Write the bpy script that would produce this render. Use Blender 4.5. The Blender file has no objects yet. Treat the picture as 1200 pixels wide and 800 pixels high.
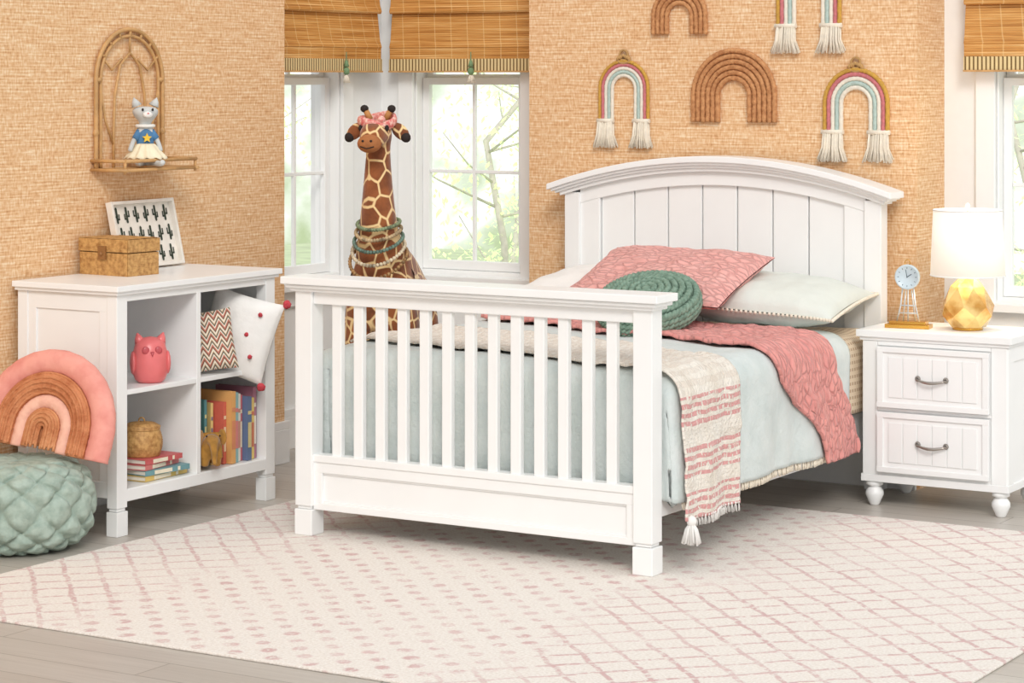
import bpy, math, random
from mathutils import Vector, Matrix, noise
random.seed(7)
pi=math.pi; sin=math.sin; cos=math.cos
SC=bpy.context.scene
SC.view_settings.view_transform='Standard'
SC.view_settings.look='None'

# ------------------------------------------------------------ materials
def lin(c):
    r=[]
    for v in c[:3]:
        v=v/255.0
        r.append(v/12.92 if v<=0.04045 else ((v+0.055)/1.055)**2.4)
    return (r[0],r[1],r[2],1.0)
class NT:
    def __init__(s,name):
        s.m=bpy.data.materials.new(name); s.m.use_nodes=True
        s.n=s.m.node_tree.nodes; s.l=s.m.node_tree.links
        s.b=s.n['Principled BSDF']; s.tc=s.n.new('ShaderNodeTexCoord')
    def lk(s,a,b): s.l.new(a,b)
    def inp(s,sock,v):
        if hasattr(v,'is_output') or isinstance(v,bpy.types.NodeSocket): s.l.new(v,sock)
        else: sock.default_value=v
    def math(s,op,a,b=None,c=None,clamp=False):
        n=s.n.new('ShaderNodeMath'); n.operation=op; n.use_clamp=clamp
        s.inp(n.inputs[0],a)
        if b is not None: s.inp(n.inputs[1],b)
        if c is not None: s.inp(n.inputs[2],c)
        return n.outputs[0]
    def mapping(s,scale,src=None,rot=(0,0,0)):
        n=s.n.new('ShaderNodeMapping'); n.inputs['Scale'].default_value=scale; n.inputs['Rotation'].default_value=rot
        s.lk(src or s.tc.outputs['Object'],n.inputs['Vector']); return n.outputs[0]
    def noise(s,scale,vec=None,detail=3,rough=.5):
        n=s.n.new('ShaderNodeTexNoise'); n.inputs['Scale'].default_value=scale
        n.inputs['Detail'].default_value=detail; n.inputs['Roughness'].default_value=rough
        s.lk(vec or s.tc.outputs['Object'],n.inputs['Vector']); return n.outputs[0]
    def vor(s,scale,vec=None,feat='F1'):
        n=s.n.new('ShaderNodeTexVoronoi'); n.feature=feat; n.inputs['Scale'].default_value=scale
        s.lk(vec or s.tc.outputs['Object'],n.inputs['Vector']); return n
    def ramp(s,fac,stops):
        n=s.n.new('ShaderNodeValToRGB'); e=n.color_ramp.elements
        while len(e)<len(stops): e.new(.5)
        for i,(p,c) in enumerate(stops): e[i].position=p; e[i].color=c
        s.lk(fac,n.inputs[0]); return n.outputs[0]
    def mix(s,fac,a,b):
        n=s.n.new('ShaderNodeMix'); n.data_type='RGBA'
        s.inp(n.inputs[0],fac); s.inp(n.inputs[6],a); s.inp(n.inputs[7],b); return n.outputs[2]
    def bump(s,h,st=.3,dist=.01):
        n=s.n.new('ShaderNodeBump'); n.inputs['Strength'].default_value=st; n.inputs['Distance'].default_value=dist
        s.lk(h,n.inputs['Height']); s.lk(n.outputs[0],s.b.inputs['Normal'])
    def sep(s,vec=None):
        n=s.n.new('ShaderNodeSeparateXYZ'); s.lk(vec or s.tc.outputs['Object'],n.inputs[0]); return n.outputs
    def comb(s,x,y,z):
        n=s.n.new('ShaderNodeCombineXYZ')
        for i,v in enumerate((x,y,z)): s.inp(n.inputs[i],v)
        return n.outputs[0]
_mc={}
def mat(name,col,rough=.5,metal=0,var=.06,scale=20,bump=.0,bscale=120,bdist=.003,stretch=(1,1,1),sheen=0,col2=None):
    if name in _mc: return _mc[name]
    t=NT(name); c=lin(col)
    c2=lin(col2) if col2 else tuple([v*(1-var*2) for v in c[:3]])+(1,)
    vec=t.mapping(stretch)
    f=t.noise(scale,vec)
    t.lk(t.ramp(f,[(.3,c2),(.62,c)]),t.b.inputs['Base Color'])
    t.b.inputs['Roughness'].default_value=rough; t.b.inputs['Metallic'].default_value=metal
    if sheen: t.b.inputs['Sheen Weight'].default_value=sheen
    if bump: t.bump(t.noise(bscale,vec),bump,bdist)
    _mc[name]=t.m; return t.m

WHITE=mat('white_paint',(245,246,245),.32,var=.01,scale=6)
TRIM=mat('trim_paint',(241,242,241),.45,var=.01)
def wallpaper():
    t=NT('grasscloth_wallpaper'); o=t.sep()
    h=t.math('ADD',o[0],o[1])
    n1=t.noise(1,t.comb(t.math('MULTIPLY',h,8),t.math('MULTIPLY',o[2],120),0.0),4,.65)
    n2=t.noise(1,t.comb(t.math('MULTIPLY',h,130),t.math('MULTIPLY',o[2],30),0.0),2)
    n3=t.noise(1,t.comb(t.math('MULTIPLY',h,60),t.math('MULTIPLY',o[2],70),3.0),2)
    row=t.math('ABSOLUTE',t.math('SUBTRACT',t.math('FRACT',t.math('MULTIPLY',o[2],78)),.5))
    row=t.math('MULTIPLY',t.math('SUBTRACT',row,.28,clamp=True),1.0)
    f=t.math('ADD',t.math('MULTIPLY',n1,.45),t.math('ADD',t.math('MULTIPLY',n2,.35),t.math('MULTIPLY',n3,.2)))
    f=t.math('SUBTRACT',f,t.math('MULTIPLY',row,.35))
    c=t.ramp(f,[(.33,lin((198,143,95))),(.44,lin((223,177,130))),(.52,lin((232,196,154))),(.63,lin((247,225,194)))])
    t.lk(c,t.b.inputs['Base Color']); t.b.inputs['Roughness'].default_value=.85
    t.bump(f,.4,.005)
    return t.m
WP=wallpaper()
def floor_m():
    t=NT('grey_wood_planks')
    br=t.n.new('ShaderNodeTexBrick'); t.lk(t.tc.outputs['Object'],br.inputs['Vector'])
    br.inputs['Scale'].default_value=1; br.inputs['Brick Width'].default_value=1.3
    br.inputs['Row Height'].default_value=.16; br.inputs['Mortar Size'].default_value=.0025
    br.inputs['Color1'].default_value=lin((200,194,185)); br.inputs['Color2'].default_value=lin((184,176,166))
    br.inputs['Mortar'].default_value=lin((146,138,128))
    n=t.noise(1,t.mapping((3,60,1)),5,.65)
    c=t.mix(t.math('MULTIPLY',t.math('SUBTRACT',n,.4,clamp=True),1.5,clamp=True),br.outputs[0],lin((166,157,147)))
    t.lk(c,t.b.inputs['Base Color']); t.b.inputs['Roughness'].default_value=.38
    t.bump(n,.15,.002); return t.m
FLOOR=floor_m()
def rug_m():
    t=NT('rug_pile'); o=t.sep()
    w=t.noise(7,None,2); w2=t.noise(6,t.mapping((1,1,1),None,(0,0,1)),2)
    x=t.math('ADD',o[0],t.math('MULTIPLY',t.math('SUBTRACT',w,.5),.04))
    y=t.math('ADD',o[1],t.math('MULTIPLY',t.math('SUBTRACT',w2,.5),.04))
    P=.165
    a=t.math('DIVIDE',t.math('ADD',x,y),P); b=t.math('DIVIDE',t.math('SUBTRACT',x,y),P)
    def line(v,wd):
        d=t.math('ABSOLUTE',t.math('SUBTRACT',t.math('FRACT',v),.5))
        return t.math('MULTIPLY',t.math('SUBTRACT',wd,d,clamp=True),24,clamp=True)
    lat=t.math('MAXIMUM',line(a,.09),line(b,.09))
    da=t.math('SUBTRACT',t.math('FRACT',t.math('MULTIPLY',a,1.2)),.5); db=t.math('SUBTRACT',t.math('FRACT',t.math('MULTIPLY',b,1.2)),.5)
    r=t.math('SQRT',t.math('ADD',t.math('MULTIPLY',da,da),t.math('MULTIPLY',db,db)))
    dots=t.math('MULTIPLY',t.math('SUBTRACT',.29,r,clamp=True),10,clamp=True)
    reg=t.math('ADD',t.math('ABSOLUTE',t.math('ADD',o[0],.55)),t.math('MULTIPLY',t.math('SUBTRACT',t.noise(1.2),.5),.9))
    reg=t.math('MULTIPLY',t.math('SUBTRACT',reg,.62),5,clamp=True)
    m=t.math('ADD',t.math('MULTIPLY',lat,reg),t.math('MULTIPLY',dots,t.math('SUBTRACT',1.0,reg)))
    br=t.noise(40,None,3,.7)
    br=t.math('MULTIPLY',t.math('SUBTRACT',br,.37,clamp=True),6,clamp=True)
    big=t.math('ADD',.5,t.math('MULTIPLY',t.math('SUBTRACT',t.noise(2.1),.35,clamp=True),2.2,clamp=True),clamp=True)
    m=t.math('MULTIPLY',t.math('MULTIPLY',m,br),t.math('MULTIPLY',big,.82))
    base=t.ramp(t.noise(110,None,3),[(.3,lin((224,214,203))),(.65,lin((242,236,228)))])
    t.lk(t.mix(m,base,lin((204,158,157))),t.b.inputs['Base Color'])
    t.b.inputs['Roughness'].default_value=.95; t.b.inputs['Sheen Weight'].default_value=.15
    t.bump(t.math('ADD',t.noise(150,None,2),t.math('MULTIPLY',m,.8)),.6,.006); return t.m
RUG=rug_m()
def giraffe_m():
    t=NT('giraffe_plush'); o=t.sep()
    v=t.mapping((1,1,.8)); vo=t.vor(15,v,'DISTANCE_TO_EDGE')
    f=t.math('MULTIPLY',t.math('SUBTRACT',vo.outputs[0],.036,clamp=True),24,clamp=True)
    br=t.ramp(t.noise(12),[(.3,lin((108,56,24))),(.7,lin((160,92,46)))])
    c=t.mix(f,lin((240,208,152)),br)
    t.lk(c,t.b.inputs['Base Color']); t.b.inputs['Roughness'].default_value=.85; t.b.inputs['Sheen Weight'].default_value=.3
    t.bump(t.noise(150),.5,.004); return t.m
GIR=giraffe_m()
def bamboo_m():
    t=NT('woven_bamboo'); o=t.sep(); h=t.math('ADD',o[0],o[1])
    n=t.noise(1,t.comb(t.math('MULTIPLY',h,2.2),t.math('MULTIPLY',o[2],130),0.0),3,.6)
    s=t.math('ABSOLUTE',t.math('SUBTRACT',t.math('FRACT',t.math('MULTIPLY',o[2],95)),.5))
    st=t.math('ABSOLUTE',t.math('SUBTRACT',t.math('FRACT',t.math('MULTIPLY',h,11)),.5))
    st=t.math('LESS_THAN',st,.03)
    c=t.ramp(n,[(.25,lin((138,86,34))),(.42,lin((194,134,64))),(.58,lin((218,164,94))),(.75,lin((242,210,154)))])
    c=t.mix(t.math('MULTIPLY',t.math('SUBTRACT',s,.36,clamp=True),3.0,clamp=True),c,lin((120,72,28)))
    c=t.mix(t.math('MULTIPLY',st,.4),c,lin((232,205,150)))
    t.lk(c,t.b.inputs['Base Color']); t.b.inputs['Roughness'].default_value=.6
    t.bump(s,.5,.004); return t.m
BAMB=bamboo_m()
def stripe_trim_m():
    t=NT('blind_border'); o=t.sep(); h=t.math('ADD',o[0],o[1])
    s=t.math('LESS_THAN',t.math('FRACT',t.math('MULTIPLY',h,55)),.38)
    t.lk(t.mix(s,lin((222,200,150)),lin((112,88,48))),t.b.inputs['Base Color']); t.b.inputs['Roughness'].default_value=.8
    return t.m
BORD=stripe_trim_m()
def cloth_m(name,c1,c2,kind,rough=.9):
    t=NT(name); uv=t.tc.outputs['UV']; o=t.sep(uv)
    f=t.noise(9,uv)
    col=t.ramp(f,[(.3,lin(c2)),(.7,lin(c1))])
    if kind=='comforter':
        t.bump(t.math('ADD',t.noise(16,uv,4,.6),t.math('MULTIPLY',t.noise(60,uv),.3)),.4,.02)
    if kind=='quilt':
        v=t.vor(22,t.mapping((1,1.8,1),uv,(0,0,.6)),'DISTANCE_TO_EDGE')
        e=t.math('MULTIPLY',t.math('MINIMUM',v.outputs[0],.16),6)
        t.bump(t.math('ADD',e,t.math('MULTIPLY',t.noise(40,uv),.3)),.8,.009)
        col=t.mix(t.math('SUBTRACT',.26,t.math('MULTIPLY',e,.30),clamp=True),col,lin((194,114,110)))
    if kind=='sheet':
        s=t.math('LESS_THAN',t.math('FRACT',t.math('MULTIPLY',o[0],36)),.45)
        d=t.math('LESS_THAN',t.math('FRACT',t.math('MULTIPLY',o[1],50)),.6)
        col=t.mix(t.math('MULTIPLY',t.math('MULTIPLY',s,d),.75),col,lin((176,140,104)))
    if kind=='throw':
        zz=t.math('MULTIPLY',t.math('ABSOLUTE',t.math('SUBTRACT',t.math('FRACT',t.math('MULTIPLY',o[1],9)),.5)),.008)
        u=t.math('ADD',o[0],t.math('ADD',zz,t.math('MULTIPLY',t.noise(12,uv),.008)))
        fr=t.math('FRACT',t.math('MULTIPLY',u,34))
        ln=t.math('LESS_THAN',t.math('ABSOLUTE',t.math('SUBTRACT',fr,.5)),.27)
        dash=t.math('GREATER_THAN',t.noise(1,t.mapping((34,110,1),uv),2),.42)
        band=t.math('LESS_THAN',t.math('FRACT',t.math('MULTIPLY',t.math('ADD',o[0],.005),6.2)),.68)
        hang=t.math('GREATER_THAN',o[0],.79)
        pk=t.math('MULTIPLY',t.math('MULTIPLY',ln,dash),t.math('MULTIPLY',band,hang))
        tan=t.math('MULTIPLY',t.math('MULTIPLY',ln,dash),t.math('MULTIPLY',t.math('SUBTRACT',1.0,hang),.25))
        col=t.mix(t.math('MULTIPLY',pk,.85),col,lin((218,144,144))); col=t.mix(tan,col,lin((206,184,166)))
        t.bump(t.math('ADD',t.math('MULTIPLY',t.math('MULTIPLY',ln,dash),1.0),t.noise(90,uv)),1.0,.012)
    t.lk(col,t.b.inputs['Base Color']); t.b.inputs['Roughness'].default_value=rough
    t.b.inputs['Sheen Weight'].default_value=.15
    return t.m

WICK=mat('rattan_weave',(206,160,98),.6,var=.2,scale=60,bump=.5,bscale=200,col2=(160,112,60))
RATT=mat('bent_rattan',(206,160,104),.5,var=.12,scale=30,bump=.2)
GOLD=mat('brushed_gold',(222,172,84),.25,1,var=.04)
NICK=mat('satin_nickel',(178,170,162),.3,1,var=.03)
CREAM=mat('cream_cotton',(240,230,212),.95,var=.06,scale=60,bump=.4,bscale=300)
WOOL=mat('white_cotton',(240,238,234),.95,var=.03,scale=14,bump=.25,bscale=60,bdist=.006)
PINK=mat('coral_ceramic',(230,118,118),.3,var=.03)
DARK=mat('dark_plush',(38,28,24),.8,var=.1)
SAGE=mat('sage_cotton',(172,188,176),.9,var=.1,scale=30,bump=.6,bscale=180,bdist=.004,col2=(146,164,152))
GREEN=mat('green_knit',(138,164,146),.95,var=.15,scale=50,bump=.7,bscale=160,bdist=.006,col2=(106,132,116))

# ------------------------------------------------------------ geometry
def frame(d):
    d=Vector(d).normalized(); up=Vector((0,0,1)) if abs(d.z)<.9 else Vector((1,0,0))
    a=d.cross(up).normalized(); b=a.cross(d).normalized(); return a,b
class G:
    def __init__(s): s.v=[];s.f=[];s.m=[];s.s=[];s.uv=None;s.nb=0
    def add(s,vs,fs,m=0,sm=False):
        o=len(s.v); s.v+= [tuple(v) for v in vs]
        for f in fs: s.f.append([i+o for i in f]); s.m.append(m); s.s.append(sm)
    def box(s,x0,x1,y0,y1,z0,z1,m=0):
        s.nb+=1; e=.00012*(s.nb%9)
        x0+=e;x1-=e;y0+=e;y1-=e;z0+=e*.5;z1-=e
        vs=[(x,y,z) for z in (z0,z1) for y in (y0,y1) for x in (x0,x1)]
        s.add(vs,[(0,2,3,1),(4,5,7,6),(0,1,5,4),(2,6,7,3),(0,4,6,2),(1,3,7,5)],m)
    def cyl(s,p0,p1,r0,r1=None,seg=12,m=0,sm=True):
        r1=r0 if r1 is None else r1
        s.tube([p0,p1],[r0,r1],seg,m,sm=sm)
    def tube(s,pts,r,seg=8,m=0,closed=False,sm=True,flat=1.0,cap=True,up=None):
        n=len(pts); pts=[Vector(p) for p in pts]
        rr=r if isinstance(r,(list,tuple)) else [r]*n
        vs=[];a=None
        for i,p in enumerate(pts):
            if closed: d=pts[(i+1)%n]-pts[i-1]
            else: d=pts[min(i+1,n-1)]-pts[max(i-1,0)]
            if d.length<1e-9: d=Vector((0,0,1))
            d.normalize()
            if up is not None: a=d.cross(Vector(up)).normalized()
            elif a is None: a,_=frame(d)
            else:
                a=a-d*a.dot(d)
                if a.length<1e-6: a,_=frame(d)
                a.normalize()
            b=a.cross(d)
            for k in range(seg):
                t=2*pi*k/seg; vs.append(p+a*cos(t)*rr[i]+b*sin(t)*rr[i]*flat)
        fs=[]
        for i in range(n if closed else n-1):
            j=(i+1)%n
            for k in range(seg):
                k2=(k+1)%seg; fs.append((i*seg+k,i*seg+k2,j*seg+k2,j*seg+k))
        s.add(vs,fs,m,sm)
        if not closed and cap:
            o=len(s.v)-len(vs)
            s.f.append([o+k for k in range(seg)][::-1]); s.m.append(m); s.s.append(False)
            s.f.append([o+(n-1)*seg+k for k in range(seg)]); s.m.append(m); s.s.append(False)
    def lathe(s,prof,c=(0,0,0),seg=32,m=0,sm=True,stag=False,sx=1,sy=1):
        vs=[];n=len(prof)
        for i,(r,z) in enumerate(prof):
            for k in range(seg):
                t=2*pi*(k+(.5 if stag and i%2 else 0))/seg
                vs.append((c[0]+r*cos(t)*sx,c[1]+r*sin(t)*sy,c[2]+z))
        fs=[]
        for i in range(n-1):
            for k in range(seg):
                k2=(k+1)%seg
                if stag:
                    A=i*seg+k;B=i*seg+k2;C=(i+1)*seg+k;D=(i+1)*seg+k2
                    if i%2==0: fs+=[(A,B,C),(B,D,C)]
                    else: fs+=[(A,D,C),(A,B,D)]
                else: fs.append((i*seg+k,i*seg+k2,(i+1)*seg+k2,(i+1)*seg+k))
        s.add(vs,fs,m,sm)
    def ball(s,c,r,seg=14,m=0,sm=True,rot=None):
        if not isinstance(r,(tuple,list)): r=(r,r,r)
        vs=[];rn=max(seg//2,4)
        for i in range(rn+1):
            ph=-pi/2+pi*i/rn
            for k in range(seg):
                t=2*pi*k/seg
                q=Vector((r[0]*max(cos(ph),.001)*cos(t),r[1]*max(cos(ph),.001)*sin(t),r[2]*sin(ph)))
                if rot: q=rot@q
                vs.append(Vector(c)+q)
        fs=[(i*seg+k,i*seg+(k+1)%seg,(i+1)*seg+(k+1)%seg,(i+1)*seg+k) for i in range(rn) for k in range(seg)]
        s.add(vs,fs,m,sm)
    def grid(s,fn,nu,nv,m=0,sm=True,cu=False,flip=False):
        vs=[fn(i,j) for i in range(nu) for j in range(nv)]
        fs=[]
        for i in range(nu if cu else nu-1):
            for j in range(nv-1):
                i2=(i+1)%nu
                q=(i*nv+j,i2*nv+j,i2*nv+j+1,i*nv+j+1)
                fs.append(q[::-1] if flip else q)
        s.add(vs,fs,m,sm)
    def prism(s,pts,y0,y1,m=0,axis='y'):
        n=len(pts)
        def P(a,b,t):
            return (a,t,b) if axis=='y' else ((t,a,b) if axis=='x' else (a,b,t))
        vs=[P(a,b,y0) for a,b in pts]+[P(a,b,y1) for a,b in pts]
        fs=[list(range(n)),list(range(n,2*n))[::-1]]
        fs+=[(i,n+i,n+(i+1)%n,(i+1)%n) for i in range(n)]
        s.add(vs,fs,m)
    def xf(s,M,i0=0):
        for i in range(i0,len(s.v)): s.v[i]=tuple(M@Vector(s.v[i]))
    def obj(s,name,mats,parent=None,loc=(0,0,0),rot=(0,0,0),bevel=0,sub=0,solid=0,label=None,category=None,group=None,kind=None,seg=2):
        me=bpy.data.meshes.new(name); me.from_pydata(s.v,[],s.f)
        if not isinstance(mats,(list,tuple)): mats=[mats]
        for m in mats: me.materials.append(m)
        me.polygons.foreach_set('material_index',s.m); me.polygons.foreach_set('use_smooth',s.s)
        if s.uv:
            ul=me.uv_layers.new(name='UVMap')
            for lp in me.loops: ul.data[lp.index].uv=s.uv[lp.vertex_index]
        me.update(); 
        o=bpy.data.objects.new(name,me); SC.collection.objects.link(o)
        o.location=loc; o.rotation_euler=rot
        if parent: o.parent=parent
        if solid:
            m=o.modifiers.new('Solid','SOLIDIFY'); m.thickness=solid; m.offset=1
        if bevel:
            m=o.modifiers.new('Bevel','BEVEL'); m.width=bevel; m.segments=seg; m.limit_method='ANGLE'; m.angle_limit=.7
        if sub:
            m=o.modifiers.new('Sub','SUBSURF'); m.levels=sub; m.render_levels=sub
        tag(o,label,category,group,kind); return o
def tag(o,label=None,category=None,group=None,kind=None):
    if label:o['label']=label
    if category:o['category']=category
    if group:o['group']=group
    if kind:o['kind']=kind
def thing(name,loc,label,category,rot=(0,0,0),group=None):
    o=bpy.data.objects.new(name,None); o.empty_display_size=.05
    SC.collection.objects.link(o); o.location=loc; o.rotation_euler=rot
    tag(o,label,category,group); return o
def skin(name,V,E,R,mats,parent=None,loc=(0,0,0),rot=(0,0,0),root=0,sub=2,**k):
    me=bpy.data.meshes.new(name); me.from_pydata(V,E,[])
    if not isinstance(mats,(list,tuple)): mats=[mats]
    for m in mats: me.materials.append(m)
    o=bpy.data.objects.new(name,me); SC.collection.objects.link(o)
    o.location=loc;o.rotation_euler=rot
    if parent:o.parent=parent
    sm=o.modifiers.new('Skin','SKIN'); sm.use_smooth_shade=True
    for i,r in enumerate(R):
        r2=r if isinstance(r,(tuple,list)) else (r,r)
        me.skin_vertices[0].data[i].radius=r2
        me.skin_vertices[0].data[i].use_root=(i==root)
    ss=o.modifiers.new('Sub','SUBSURF'); ss.levels=sub; ss.render_levels=sub
    tag(o,**k); return o
def arc(cx,cz,r,legz,y,n=40,axis='y',z1=None):
    pts=[]
    m=8
    for i in range(m): pts.append((cx-r,legz+(cz-legz)*i/m))
    for i in range(n+1):
        a=pi-pi*i/n; pts.append((cx+r*cos(a),cz+r*sin(a)))
    for i in range(1,m+1): pts.append((cx+r,cz-(cz-legz)*i/m))
    return [(a,y,b) if axis=='y' else (y,a,b) for a,b in pts]
def nz(x,y,z=0): return noise.noise(Vector((x,y,z)))

# ------------------------------------------------------------ room shell
g=G(); g.box(-6,4,-6,2.6,-.1,0); g.obj('floor',FLOOR,kind='structure',label='grey wood plank floor')
g=G(); g.box(-1.76,.10,2.14,2.6,0,2.75); g.obj('wall_back',WP,kind='structure',label='tan grasscloth covered wall')
g=G(); g.box(-2.95,-2.56,-4,1.37,0,2.75); g.obj('wall_left',WP,kind='structure',label='tan grasscloth covered wall')
Z0,Z1=.77,2.35
A1,B1=1.545,2.105
g=G(); 
g.box(-2.95,-2.78,1.37,A1,0,2.75); g.box(-2.95,-2.78,B1,2.45,0,2.75)
g.box(-2.95,-2.78,A1,B1,0,Z0); g.box(-2.95,-2.78,A1,B1,Z1,2.75)
g.obj('wall_bay_side',TRIM,kind='structure')
g=G(); A2,B2=-2.585,-1.985
g.box(-2.95,A2,2.45,2.6,0,2.75); g.box(B2,-1.76,2.45,2.6,0,2.75)
g.box(A2,B2,2.45,2.6,0,Z0); g.box(A2,B2,2.45,2.6,Z1,2.75)
g.obj('wall_bay_back',TRIM,kind='structure')
g=G()
g.box(.10,.33,2.45,2.6,0,2.75); g.box(1.05,2.6,2.45,2.6,0,2.75)
g.box(.33,1.05,2.45,2.6,0,Z0); g.box(.33,1.05,2.45,2.6,Z1,2.75)
g.obj('wall_back_recess',TRIM,kind='structure')
def window(name,w,M):
    g=G(); c=.085
    g.box(-c,0,-.02,0,Z0-.02,Z1+c); g.box(w,w+c,-.02,0,Z0-.02,Z1+c); g.box(-c,w+c,-.022,0,Z1,Z1+c)
    g.box(-c-.02,w+c+.02,-.07,.02,Z0-.045,Z0-.01); g.box(-c,w+c,-.02,0,Z0-.12,Z0-.045)
    g.box(0,.012,0,.14,Z0,Z1);g.box(w-.012,w,0,.14,Z0,Z1);g.box(0,w,0,.14,Z0-.01,Z0+.012);g.box(0,w,0,.14,Z1-.012,Z1)
    zm=1.70
    for (y,a,b) in ((.05,Z0+.012,zm),(.085,zm-.03,Z1-.012)):
        g.box(.012,.05,y,y+.03,a,b); g.box(w-.05,w-.012,y,y+.03,a,b)
        g.box(.012,w-.012,y,y+.03,a,a+.045); g.box(.012,w-.012,y,y+.03,b-.035,b)
        g.box(w/2-.009,w/2+.009,y+.005,y+.025,a,b)
        mz=(a+b)/2+.01; g.box(.05,w-.05,y+.005,y+.025,mz-.009,mz+.009)
    g.xf(M)
    g.obj(name,WHITE,bevel=.003,kind='structure',label='white double hung window with muntins')
window('window_1',B1-A1,Matrix.Translation((-2.78,A1,0))@Matrix.Rotation(pi/2,4,'Z'))
window('window_2',.60,Matrix.Translation((A2,2.45,0)))
window('window_3',.72,Matrix.Translation((.33,2.45,0)))
def baseb(name,x0,x1,y0,y1):
    g=G(); g.box(x0,x1,y0,y1,0,.15); g.box(x0,x1,y0,y1,.148,.185)
    g.obj(name,TRIM,bevel=.003,kind='structure')
baseb('baseboard_left',-2.56,-2.54,-4,1.385)
baseb('baseboard_bay_side',-2.78,-2.76,1.39,2.45)
baseb('baseboard_bay_back',-2.76,-1.78,2.43,2.45)
baseb('baseboard_back',-1.76,.10,2.12,2.14)
baseb('baseboard_recess',.12,2.6,2.43,2.45)

# rug
g=G()
x0,x1,y0,y1=-1.93,1.43,-1.62,1.45
rr=.04; pts=[]
for (cx,cy,a0) in ((x1-rr,y1-rr,0),(x0+rr,y1-rr,90),(x0+rr,y0+rr,180),(x1-rr,y0+rr,270)):
    for k in range(7):
        a=math.radians(a0+15*k); pts.append((cx+rr*cos(a),cy+rr*sin(a)))
g.prism(pts,0.0005,.009,0,'z')
rug=g.obj('rug',RUG,bevel=.003,label='cream rug with dusty pink diamond and dot pattern on the floor',category='rug')
RZ=.009

# ------------------------------------------------------------ bamboo blinds
def blind(name,w,M,lab,tx):
    e=thing(name,(0,0,0),lab,'window blind'); e.matrix_world=M
    g=G(); zb=1.730
    g.box(0,w,-.012,.0,zb+.1,2.45)
    for k in range(4):
        za=zb+.115+k*.17
        g.prism([( -.014,za+.17),(-.014,za+.0),(-.034,za-.012),(-.040,za),( -.030,za+.03)],0,w,0,'x')
    g.box(0,w,-.036,-.012,zb+.055,zb+.12)
    g.obj('blind_panel',BAMB,parent=e,bevel=.002)
    g=G(); g.box(0,w,-.042,-.01,zb,zb+.058)
    g.obj('border',BORD,parent=e,bevel=.002)
    g=G(); g.box(0,w,-.046,-.008,zb-.006,zb+.002)
    g.obj('hem_rail',RATT,parent=e)
    g=G(); g.cyl((tx,-.05,zb+.09),(tx,-.05,zb+.0),.0025,seg=6)
    g.ball((tx,-.05,zb),(.016,.016,.02),10); g.tube([(tx,-.05,zb+.02),(tx,-.05,zb+.05)],[.014,.006],8)
    g.obj('cord_knot',mat('green_cord',(120,150,110),.8),parent=e)
    g=G()
    for k in range(18):
        a=2*pi*k/18; r=.006+.01*random.random()
        g.tube([(tx,-.05,zb-.01),(tx+r*.8*cos(a),-.05+r*.8*sin(a),zb-.03),(tx+r*cos(a)*1.3,-.05+r*sin(a)*1.3,zb-.055)],.0028,4)
    g.obj('tassel',CREAM,parent=e)
blind('bamboo_blind',.93,Matrix.Translation((-2.74,1.41,0))@Matrix.Rotation(pi/2,4,'Z'),'woven bamboo roman blind with striped border and green knotted tassel',.62)
blind('bamboo_blind',.90,Matrix.Translation((-2.68,2.41,0)),'wide woven bamboo roman blind with striped border and tassel',.47)
blind('bamboo_blind',.95,Matrix.Translation((.215,2.41,0)),'woven bamboo roman blind above the window by the bedside',.5)

# ------------------------------------------------------------ bed
bed=thing('bed',(0,0,RZ),'white full bed with slatted footboard and arched planked headboard','bed')
g=G()
for a,b in ((-1.495,-1.42),(-.075,0)):
    g.box(a,b,0,.075,.108,.906); g.box(a+.007,b-.007,.007,.068,.096,.108); g.box(a-.002,b+.002,-.002,.077,0,.096)
g.box(-1.535,.04,-.042,.117,.928,.957); g.box(-1.522,.027,-.029,.104,.914,.928); g.box(-1.508,.013,-.015,.09,.902,.915)
g.box(-1.42,-.075,.012,.062,.855,.904)
g.box(-1.42,-.075,.030,.055,.10,.30)
g.box(-1.425,-.07,.010,.065,.272,.30); g.box(-1.425,-.07,.016,.060,.232,.273); g.box(-1.425,-.07,.016,.060,.095,.122)
g.box(-1.425,-1.385,.0165,.060,.118,.236); g.box(-.11,-.07,.0165,.060,.118,.236)
g.box(-1.387,-.108,.022,.03,.225,.234); g.box(-1.387,-.108,.022,.03,.120,.129)
for i in range(13):
    c=-1.42+(i+1)*1.345/14; g.box(c-.021,c+.021,.024,.050,.295,.860)
g.obj('footboard',WHITE,parent=bed,bevel=.003)
xc=-.7475
def za(x): return 1.222+.135*(1-((x-xc)/.81)**2)
g=G()
def archbeam(hw,y0,y1,t0,t1,n=40):
    vs=[];
    for i in range(n+1):
        x=xc-hw+2*hw*i/n; z=za(x)
        vs+=[(x,y0,z-t0),(x,y1,z-t0),(x,y1,z-t1),(x,y0,z-t1)]
    fs=[]
    for i in range(n):
        o=i*4
        for k in range(4): fs.append((o+k,o+(k+1)%4,o+4+(k+1)%4,o+4+k))
    fs.append((3,2,1,0)); o=n*4; fs.append((o,o+1,o+2,o+3)); g.add(vs,fs)
archbeam(.81,1.945,2.095,0,.026); archbeam(.795,1.958,2.09,.025,.038); archbeam(.782,1.972,2.085,.037,.05); archbeam(.765,1.985,2.08,.049,.066)
for a,b in ((-1.495,-1.42),(-.075,0)):
    zz=za(a)-.055 if a<-1 else za(b)-.055
    g.box(a,b,2.0,2.07,.0,zz)
archbeam(.675,2.010,2.06,.06,.125)
g.box(-1.422,-1.325,2.0125,2.061,.3,za(-1.42)-.07); g.box(-.17,-.073,2.0125,2.061,.3,za(-.075)-.07)
g.box(-1.421,-.074,2.0145,2.062,.74,.835); g.box(-1.421,-.074,2.021,2.063,.25,.5)
nb=7; bw=(1.325-.17)/nb
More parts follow.
